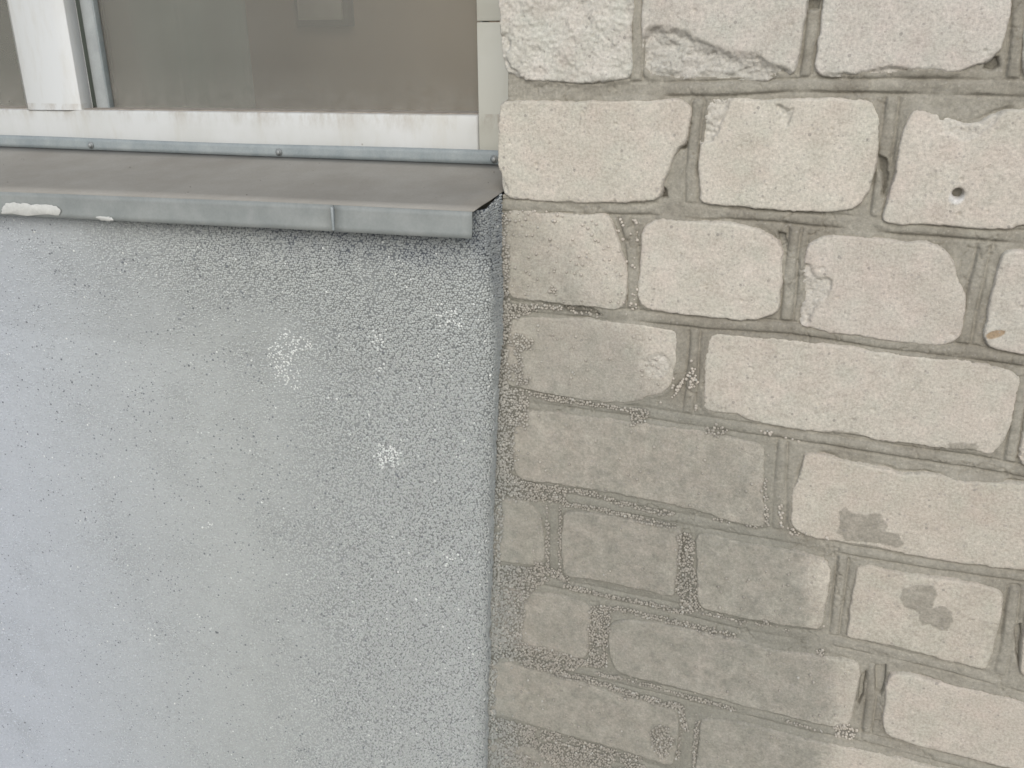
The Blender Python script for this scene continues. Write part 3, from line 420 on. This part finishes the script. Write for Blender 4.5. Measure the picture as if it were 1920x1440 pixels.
hgt = hgt + np.where(dh < 7.5, bh, bv*sst(5.5, 9, dh))*(1-.6*S)
hgt = hgt*(1-.6*S) + S*(-.5+.5*fbm(X, Z, 9, 9)-.9*np.exp(-((dh-6)/2.0)**2))
crk = np.abs(fbm(X, Z, 22, 14, 4)); hgt = hgt - 1.8*sst(.035, .0, crk)*sst(.5, .6, vnoise(X, Z, 45, 15))
hgt = hgt - 2.2*sst(.66, .9, vnoise(X, Z, 19, 16))*sst(-4, -1, INS)*(1-S)      # gaps along some arrises
fl = sst(.42, .64, vnoise(X, Z, 38, 21)+.15*fbm(X, Z, 9, 22))
hgt = hgt + fl*sst(-5.5, -.5, INS)*np.clip(-.9+.5*fbm(X, Z, 7, 23)-hgt, 0, 3)*.8
for vd in VOID:
    e = psd(X, Z, np.array(vd))+.8*fbm(X, Z, 4, 17); hgt = hgt - 9*sst(-.8, 2, e)
HM = np.maximum(HM, hgt)
C = C_MO + (C_MO2-C_MO)*sst(-.2, .6, fbm(X, Z, 40, 18, 4))[..., None]
C = C*(1+.11*fbm(X, Z, 6, 19, 3)[..., None]+.08*fbm(X, Z, 2.2, 24, 2)[..., None])
near = sst(-285, -345, X); sc = C_SM*(1-near[..., None])+C_SM2*near[..., None]
Sx = (S*.85)[..., None]; C = C*(1-Sx)+Sx*sc*(1+.06*fbm(X, Z, 10, 64, 4)[..., None]); C = C*(1-.34*GD[..., None])
keep = (INS < 3.2) & (X < 262) & (Z > -870) & ~((Z > -150) & (X < np.where(Z < -142, -313, -307)+1.2*fbm(X, Z, 14, 20)))
F, idx = grid_faces(keep); V = np.stack([X[keep], -hgt[keep], Z[keep]], 1); CC = C[keep]
V, F, CC = skirt(V, F, CC, 20.0)
def slab(x0, x1, y0, y1, z0, z1):
    v = np.array([(x, y, z) for x in (x0, x1) for y in (y0, y1) for z in (z0, z1)], float)
    f = np.array([(0, 1, 3, 2), (4, 6, 7, 5), (0, 4, 5, 1), (2, 3, 7, 6), (0, 2, 6, 4), (1, 5, 7, 3)]); return v, f
for a in ((-305, 950, 9, 95, -149, 460), (-384, 950, 9, 95, -EYE*1000, -150), (262.5, 950, 3.2, 8.6, -EYE*1000, 460), (-305, 262, 3.2, 8.6, 60.5, 460), (-384, 262, 3.2, 8.6, -EYE*1000, -870.5)):
    v, f = slab(*a); F = np.concatenate([F, f+len(V)]); V = np.concatenate([V, v]); CC = np.concatenate([CC, np.ones((8, 3))*C_MO])
V[:, 2] += EYE*1000
put('mortar', rawmesh('mortar', V/1000, F, CC), M_MORTAR, wall)

# the courses go on beyond the picture: plain bevelled bricks of the same make
def plain_brick(x0, x1, z0, z1, r_):
    n = (max(4, int((x1-x0)/12)), 7); X, Z = np.meshgrid(np.linspace(x0, x1, n[0]), np.linspace(z0, z1, n[1]), indexing='ij')
    e = np.minimum(np.minimum(X-x0, x1-X), np.minimum(Z-z0, z1-Z)); h = np.where(e < 1, -3, 0)+.8*fbm(X, Z, 30, r_, 3)
    X = X+np.where(e < 1, 1.5*fbm(X, Z, 20, r_+1), 0); Z = Z+np.where(e < 1, 1.5*fbm(X, Z, 20, r_+2), 0)
    keep = np.ones(X.shape, bool); F, _ = grid_faces(keep); V = np.stack([X.ravel(), -h.ravel(), Z.ravel()], 1)
    C = np.ones((len(V), 3))*lin((204, 195, 182), ALB)*(1+.06*(_h(np.array(r_), np.array(3), 5)-.5))
    V, F, C = skirt(V, F, C, 88.0); cen = np.array([(x0+x1)/2, 0, (z0+z1)/2])
    put('brick', rawmesh('brick', (V-cen)/1000, F, C), M_BRICK, wall, loc=(cen[0]/1000, 0, cen[2]/1000+EYE))
ends = {}
for key, poly in BR.items():
    a = np.array(poly); e = ends.setdefault(key[0], [-1e9, 0, 0]); 
    if a[:, 0].max() > e[0]: ends[key[0]] = [a[:, 0].max(), a[:, 1].min()+3, a[:, 1].max()-3]
rows = [(v[0]+13, v[1], v[2]) for v in ends.values()]
for n_, z in enumerate((53, 155, 257, 359)): rows.append((-311-0*n_, z, z+88))
for n_, z in enumerate((-990, -1092, -1194, -1296, -1398)): rows.append((-380+(n_ % 2)*-60, z, z+88))
for n_, (xs, z0, z1) in enumerate(rows):
    x = xs; m_ = n_
    while x < 820:
        Lb = 251 if (m_ % 3) else 122
        x1 = min(x+Lb, 940)
        plain_brick(x if x > -384 else -384, x1, z0, z1, 900+n_*20+m_ % 17); x = x1+12; m_ += 1

# ------------------------------------------------------------------ grains of quartz plaster
def grain_mesh(name, Pn, Nn, rad, C, seed):
    """flattened faceted grains: position, normal, radius (metres), pigment; 15 triangles each"""
    r_ = np.random.default_rng(seed); n = len(Pn)
    T = np.cross(Nn, np.array([.13, .37, .92])); T /= np.linalg.norm(T, axis=1, keepdims=True); Bn = np.cross(Nn, T)
    ph = r_.uniform(0, 2*np.pi, n); vs_ = [Pn + Nn*(rad*r_.uniform(.75, .95, n))[:, None]]
    for ring, (rr, hh) in enumerate(((.68, .55), (1.0, -.25))):
        for k in range(5):
            a = ph+k*2*np.pi/5+ring*.63; q = rad*rr*r_.uniform(.88, 1.12, n)
            vs_.append(Pn + (T*np.cos(a)[:, None]+Bn*np.sin(a)[:, None])*q[:, None] + Nn*(rad*hh)[:, None])
    V = np.stack(vs_, 1).reshape(-1, 3)
    f = [(0, 1+k, 1+(k+1) % 5) for k in range(5)]
    for k in range(5):
        f += [(1+k, 6+k, 1+(k+1) % 5), (1+(k+1) % 5, 6+k, 6+(k+1) % 5)]
    F = (np.array(f)[None]+11*np.arange(n)[:, None, None]).reshape(-1, 3)
    return rawmesh(name, V, F, np.repeat(C, 11, 0))
def sample(x, z): return HM[np.clip(((x-GX0)/GS).round().astype(int), 0, nx-1), np.clip(((z-GZ0)/GS).round().astype(int), 0, nz-1)]
r_ = np.random.default_rng(5)
n = len(gx); rad = r_.uniform(1.05, 1.85, n)
gh = sample(gx, gz)+rad*.55
Pn = np.stack([gx, -gh, gz+EYE*1000], 1)/1000
tone = r_.normal(0, .1, n)[:, None]; wh = (r_.random(n) < .05)[:, None]
near = sst(-270, -335, gx)[:, None]; Sg_ = smear_mask(gx, gz)[:, None]
Cg = (lin((160, 155, 144), ALB)*(1-near)+lin((158, 161, 156), ALB)*near)*(1+tone)
Cg = Cg*Sg_+(1-Sg_)*lin((203, 194, 181), ALB)*(1+.5*tone)
Cg = np.where(wh, lin((186, 182, 172), ALB), Cg)
Nn = np.tile(np.array([0., -1, 0]), (n, 1))+r_.normal(0, .2, (n, 3)); Nn /= np.linalg.norm(Nn, axis=1, keepdims=True)
o = put('spattered_grains', grain_mesh('spattered_grains', Pn, Nn, rad/1000, Cg, 6), M_GRAIN, wall); o['kind'] = 'stuff'

# ------------------------------------------------------------------ plastered panel below the window
panel = thing('plastered_panel', 'pale grey grained plaster panel with rounded edge below the window sill', 'wall', (0, 0, 0))
RAD = 14.0                              # proud of the brick, radius of its outer corner
EDZ = np.array([-1500, -835, -676, -474, -321, -264, -200, -100.]); EDX = np.array([-366, -340.5, -333.5, -325.7, -317.5, -313, -312.5, -312.5])
def dep(z): return np.interp(z, [-1450, -850, -330, -215, -160], [18., 20., 26., 44., 49.])
def edge_x(z): return np.interp(z, EDZ, EDX)+1.6*fbm(z, z*0+3, 30, 41)+1.4*fbm(z, z*0+9, 8, 42)
ARC = RAD*np.pi/2
def surf(s, z, out):
    """s: distance along the profile; s<0 flat face left of the corner, then the arc, then the return to the bricks"""
    ex = edge_x(z)
    th = np.clip(s/RAD, 0, np.pi/2)
    D_ = dep(z); x = ex-RAD+np.where(s < 0, s, RAD*np.sin(th)); y = -D_+RAD-RAD*np.cos(th)+np.where(s > ARC, (s-ARC)*(D_-RAD)/30, 0)
    nxv = np.sin(th); nyv = -np.cos(th)
    return x+nxv*out, y+nyv*out, nxv, nyv
def exposed(s, z):
    """1 where grains stand clear of the coat (by the corner and under the sill), 0 where it was trowelled over"""
    e = np.maximum(sst(-330, -40, s), .9*sst(-330, -190, z)*sst(-560, -200, s))
    return np.clip(e+.35*fbm(s, z, 60, 43, 4), 0, 1)
def top_z(s): return np.interp(s-325, [-1700, -865, -538, -313], [-176.5, -157.8, -150.4, -147.0])-2.5+7.5*np.clip((s-ARC)/30, 0, 1)
def dark_band(s, z):  # bluish dark tone towards the top, near the corner and on the return
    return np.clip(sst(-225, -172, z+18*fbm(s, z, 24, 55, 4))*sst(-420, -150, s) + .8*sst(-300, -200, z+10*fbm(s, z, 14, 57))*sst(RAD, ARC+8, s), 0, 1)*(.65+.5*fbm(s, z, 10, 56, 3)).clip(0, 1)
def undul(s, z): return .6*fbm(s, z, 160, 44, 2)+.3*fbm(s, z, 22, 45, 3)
ss = np.concatenate([np.arange(-1290, -640, 8.), np.arange(-640, -20, 4.), np.arange(-20, ARC+32, 1.5), [ARC+34]]); zz = np.concatenate([np.arange(-1450, -1080, 15.), np.arange(-1080, -148, 4.), [-147., -144., -141.]])
Sg, Zg = np.meshgrid(ss, zz, indexing='ij')
Zg = np.minimum(Zg, top_z(Sg))
x, y, a, b = surf(Sg, Zg, undul(Sg, Zg)+.5*fbm(Sg, Zg, 7, 46))
F, _ = grid_faces(np.ones(Sg.shape, bool))
ex_ = (exposed(Sg, Zg)*sst(-870, -845, Zg-.31*np.minimum(0, Sg)))[..., None]
C_PL = lin((182, 185, 182), ALB); C_PL_SKYLIT = lin((192, 197, 205), ALB); C_GAP = lin((140, 143, 142), ALB)
bl = sst(-250, -800, Sg)[..., None]*.9; so_ = dark_band(Sg, Zg)[..., None]  # bl puts skylight into the coat colour: paler and bluer leftwards
Cc = (C_PL*(1-bl)+C_PL_SKYLIT*bl)*(1-ex_)+C_GAP*ex_
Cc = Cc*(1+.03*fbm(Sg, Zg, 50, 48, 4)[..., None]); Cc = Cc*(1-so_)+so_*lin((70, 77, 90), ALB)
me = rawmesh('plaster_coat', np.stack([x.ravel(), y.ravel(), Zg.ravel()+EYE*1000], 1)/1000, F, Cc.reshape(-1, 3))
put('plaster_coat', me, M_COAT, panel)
r_ = np.random.default_rng(8)
s_, z_ = hexpts(-960, ARC+32, -1090, -142, 2.5, r_)
e_ = exposed(s_, z_)
lowlim = -1110+(s_+860)*.31
ok = (z_ > lowlim) & (z_ < top_z(s_)-1) & (r_.random(len(s_)) < .55+.42*e_) & ~((s_ < -560) & (r_.random(len(s_)) < .45))
ok &= ~((s_ > ARC) & (r_.random(len(s_)) < .5*sst(-250, -700, z_)))
s_, z_, e_ = s_[ok], z_[ok], e_[ok]; n = len(s_)
rad = r_.uniform(1.1, 1.7, n); lift = undul(s_, z_)+.5*fbm(s_, z_, 7, 46)+rad*(-.40+.62*e_+r_.normal(0, .16, n))
x, y, a, b = surf(s_, z_, lift)
Nn = np.stack([a, b, 0*a], 1)+r_.normal(0, .18, (n, 3)); Nn /= np.linalg.norm(Nn, axis=1, keepdims=True)
bl = (sst(-250, -800, s_)*.9)[:, None]  # the same skylight tint painted into the grains
Cg = (C_PL*(1-bl)+C_PL_SKYLIT*bl)*(1+r_.normal(0, .07, n)[:, None]+.04*e_[:, None])
Cg = Cg*(1+.03*fbm(s_, z_, 50, 48, 4)[:, None]); so_ = (.5*dark_band(s_, z_))[:, None]; Cg = Cg*(1-so_)+so_*lin((110, 117, 128), ALB)
WH = [(-556, -332, 20, 26), (-536, -304, 18, 16), (-436, -421, 19, 17)]
WF = [(-436, -289, 14, 10), (-433, -316, 10, 10), (-363, -303, 9, 18), (-366, -533, 10, 14), (-352, -418, 8, 10), (-690, -555, 8, 8), (-810, -750, 12, 16), (-350, -250, 14, 20)]
wmask = np.zeros(n)
for (wx, wz, ax, az) in WH:
    d = np.hypot((x-wx)/ax, (z_-wz)/az)+.5*fbm(x, z_, 12, 49, 2); wmask = np.maximum(wmask, sst(1.1, .55, d))
for (wx, wz, ax, az) in WF:
    d = np.hypot((x-wx)/ax, (z_-wz)/az)+.5*fbm(x, z_, 12, 49, 2); wmask = np.maximum(wmask, (.42*sst(1.25, .45, d)))
wh = (r_.random(n) < wmask*.55+.004)[:, None]
dk = (r_.random(n) < (1-e_)*.06*sst(.35, .7, vnoise(s_, z_, 26, 58)+.2*fbm(s_, z_, 7, 59)))[:, None]   # dark-coloured grains standing in for the shaded holes of lost grains
Cg = np.where(dk, lin((126, 130, 133), ALB)*(1+r_.normal(0, .15, n)[:, None]), Cg)
Cg = np.where(wh, lin((222, 224, 220), ALB*1.05)*(1+r_.normal(0, .05, n)[:, None]), Cg)
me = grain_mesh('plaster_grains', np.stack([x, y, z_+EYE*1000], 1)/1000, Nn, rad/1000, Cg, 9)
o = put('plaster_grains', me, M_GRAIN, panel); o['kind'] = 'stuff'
print('grains', n, 'spatter', len(gx))

# ------------------------------------------------------------------ metal window sill
sill = thing('metal_window_sill', 'dusty folded sheet metal sill with zinc lip under the white window', 'window sill', (-.75, 0, EYE-.15))
OX = np.array([-.75, 0, -.15])
def zf(x): return np.interp(x, [-1.7, -.865, -.538, -.3127], [-.1765, -.1578, -.1504, -.1470])     # tray edge at the front
def zb(x): return np.interp(x, [-1.7, -1.038, -.649, -.355, -.30], [-.138, -.134, -.1316, -.1293, -.1290])
def zl(x): return np.interp(x, [-1.7, -.8714, -.313], [-.2000, -.1823, -.1700])                   # bottom of the lip
def sheet(name, fx, x0, x1, nxs, nv, mat, th=.0009, endx=None):
    """folded sheet: fx(x, t) -> (y, z); given a real thickness"""
    xs = np.linspace(x0, x1, nxs); V = []; 
    for i_ in xs:
        for t in np.linspace(0, 1, nv): yy, zz_ = fx(i_, t); V.append((i_, yy, zz_))
    V = np.array(V)-OX; keep = np.ones((nxs, nv), bool); F, _ = grid_faces(keep)
    me = rawmesh(name, V, F); o = put(name, me, mat, sill)
    md = o.modifiers.new('thickness', 'SOLIDIFY'); md.thickness = th; md.offset = 0
    return o
def trayf(x, t):
    y = .0955+(-.0655-.0955)*t
    sag = -.0012*math.sin(t*math.pi)+.0008*math.sin(x*9+t*3)
    z = zb(x)+(zf(x)-zb(x))*t+sag*min(1, 6*t*(1-t))
    return y, z
sheet('tray', trayf, -1.7, -.3135, 60, 9, M_DUST)
def lipf(off):
    def f(x, t):
        z = zf(x)+.0003+(zl(x)-zf(x)-.0003)*t
        return -.0662-off-.0025*t*t-.0006*math.sin(x*17), z
    return f
sheet('lip', lipf(0), -1.7, -.4535, 50, 6, M_ZINC)
sheet('lip', lipf(.0012), -.4520, -.3132, 14, 6, M_ZINC)
def upf(x, t): return .0945-.001*t, zb(x)+.0005+(.0143-.0005+.0006*math.sin(x*11))*(1-t)
sheet('upstand', upf, -1.7, -.318, 50, 4, M_ZINC2)
sx_ = -.4527
box('seam_bead', sx_-.0013, sx_+.0013, -.0703, -.0660, zl(sx_)+.001, zf(sx_)-.001, M_ZINC2, sill, .0008)
def screw(x, z):
    r0 = .0042; V, F = [], []; pr = [(0, .0034), (.0022, .0034), (.0027, .0026), (.0028, .0012), (r0, .0009), (r0, 0)]
    for rr, hh in pr:
        for k in range(12): V.append((rr*math.cos(k*math.pi/6), -hh, rr*math.sin(k*math.pi/6)))
    for i_ in range(len(pr)-1):
        for k in range(12): F.append((i_*12+k, i_*12+(k+1) % 12, (i_+1)*12+(k+1) % 12, (i_+1)*12+k))
    put('screw', rawmesh('screw', V, F), M_SCREW, sill, smooth=False, loc=(x-OX[0], .0932-OX[1], z-OX[2]))
for x, z in ((-.8858, -.127), (-.6162, -.1257), (-.3561, -.1234), (-1.15, -.128)): screw(x, z)
def patch(name, pts, y, mat, th, parent, off):
    P = chaikin(pts, 2); P = P+np.random.default_rng(4).normal(0, .0006, P.shape); n = len(P); c = P.mean(0)
    V = [(p[0], y, p[1]) for p in P]+[(c[0]+(p[0]-c[0])*.93, y-th, c[1]+(p[1]-c[1])*.9) for p in P]+[(c[0], y-th*1.1, c[1])]
    F = [(i_, (i_+1) % n, n+(i_+1) % n) for i_ in range(n)]+[(i_, n+(i_+1) % n, n+i_) for i_ in range(n)]+[(n+i_, n+(i_+1) % n, 2*n) for i_ in range(n)]
    return put(name, rawmesh(name, np.array(V)-off, F), mat, parent, smooth=False)
patch('filler_smear', [(-0.867, -0.1822), (-0.8629, -0.1756), (-0.8578, -0.1707), (-0.8453, -0.1666), (-0.8342, -0.1672), (-0.8197, -0.1686), (-0.8007, -0.1665), (-0.7865, -0.1679), (-0.7809, -0.1715), (-0.7818, -0.1782), (-0.8225, -0.1795)], -.0690, M_SMEAR, .0008, sill, OX)
patch('filler_smear', [(-0.7364, -0.1761), (-0.7242, -0.1748), (-0.7128, -0.1763), (-0.7105, -0.1789), (-0.732, -0.1786)], -.0692, M_SMEAR, .0006, sill, OX)
r_ = np.random.default_rng(21); n = 60
tx = r_.uniform(-1.1, -.33, n); tt = r_.random(n); ty = .09+(-.063-.09)*tt; tz = zb(tx)+(zf(tx)-zb(tx))*tt+.0004
o = put('sill_grit', grain_mesh('sill_grit', np.stack([tx, ty, tz], 1)-OX, np.tile(np.array([0., 0, 1]), (n, 1)), r_.uniform(.0003, .0011, n)*r_.random(n)**.6, np.ones((n, 3))*np.array([.09, .08, .07])*r_.uniform(.6, 2.5, n)[:, None], 22), M_GRAIN, sill); o['kind'] = 'stuff'

# ------------------------------------------------------------------ window
win = thing('white_window', 'white framed window with dusty glass pane above the metal sill', 'window', (-.75, .12, EYE-.12))
def zr(x): return float(np.interp(x, [-1.75, -1.031, -.646, -.378, -.2], [-.096, -.0885, -.0826, -.0809, -.080]))
XL = -1.75
def sh(x): return zr(x)+.0809
box('bottom_rail', XL, -.3765, .100, .150, -.1650, -.0809, M_FRAME, win, .0022, 2, sh)
box('stile', -.3760, -.300, .1006, .150, -.1652, .0078, M_STILE, win, .0012)
box('stile', -.3757, -.300, .1003, .150, .0086, .62, M_STILE, win, .0012)
V = [(x_, y_, z_) for z_ in (-.0868, .62) for x_, y_ in ((-.984, .122), (-.984, .1), (-.982, .098), (-.918, .098), (-.902, .104), (-.902, .122))]
F4 = [(k, (k+1) % 6, 6+(k+1) % 6, 6+k) for k in range(6)]
F4 += [(0, 1, 2, 5), (2, 3, 4, 5), (6, 7, 8, 11), (8, 9, 10, 11)]
o = put('sash_strip', rawmesh('sash_strip', np.array(V)-np.array([-.75, .12, -.12]), F4), M_FRAME, win, smooth=False)
md = o.modifiers.new('edges', 'BEVEL'); md.width = .0009; md.segments = 2
box('sash_strip', XL, XL+.07, .098, .122, -.092, .62, M_FRAME, win, .010, 3)
box('ledge_dirt', XL, -.3775, .108, .138, -.0808, -.0798, M_DIRT, win, 0, 1, sh)
box('gasket', -.901, -.8815, .127, .134, -.0890, .62, M_GASKET, win, .002, 2)
box('gasket', -.8812, -.8785, .1255, .134, -.0890, .62, M_ZINC2, win, .001, 2)
box('gasket', -.379, -.3765, .118, .134, -.079, .62, M_GASKET, win, .0005, 1)
box('glass_pane', -.900, -.377, .134, .138, -.0850, .62, M_GLASS, win)
box('glass_pane', XL, -.986, .134, .138, -.0930, .62, M_GLASS, win)
box('lintel_board', XL, -.300, .100, .150, .621, .70, M_FRAME, win, .002)
# brickwork behind the sill, below the frame
st = box('backing_wall', -1.75, -.386, .0, .30, -EYE, -.166, M_PAVE); st['kind'] = 'structure'
# room behind the glass
def structure(name, *a): o = box(name, *a); o['kind'] = 'structure'; return o
structure('interior_wall', -2.6, .2, 1.30, 1.36, -1.0, 1.2, M_ROOM)
structure('interior_floor', -2.6, .2, .31, 1.30, -1.06, -1.0, M_ROOMF)
structure('interior_ceiling', -2.6, .2, .16, 1.36, 1.2, 1.26, M_ROOM)
structure('interior_side_wall', .2, .26, .16, 1.36, -1.0, 1.2, M_ROOM)
structure('interior_side_wall', -2.66, -2.6, .16, 1.36, -1.0, 1.2, M_ROOM)
cu_ = np.linspace(0, 1, 90); V = []; F = []
for i_, u in enumerate(cu_):
    xx = -2.2+u*(1.17); yy = .62+.022*math.sin(u*46)+.008*math.sin(u*117+1)
    V += [(xx, yy, -.9), (xx, yy, 1.1)]
    if i_: F.append((2*i_-2, 2*i_, 2*i_+1, 2*i_-1))
cur = put('curtain', rawmesh('curtain', np.array(V)-np.array([-1.6, .62, -.9]), F), M_CURT, None, loc=(-1.6, .62, EYE-.9))
md = cur.modifiers.new('thickness', 'SOLIDIFY'); md.thickness = .002
cur['label'] = 'dim grey curtain seen through the dusty window glass'; cur['category'] = 'curtain'
pic = thing('picture_frame', 'dim dark edged frame on the brown wall behind the window glass', 'picture frame', (-1.27, 1.285, EYE+.03))
box('frame_edge', -1.345, -1.195, 1.27, 1.299, .012, .20, M_DARKW, pic, .003)
box('print', -1.330, -1.210, 1.262, 1.2695, .027, .185, M_PAPER, pic, .0008)
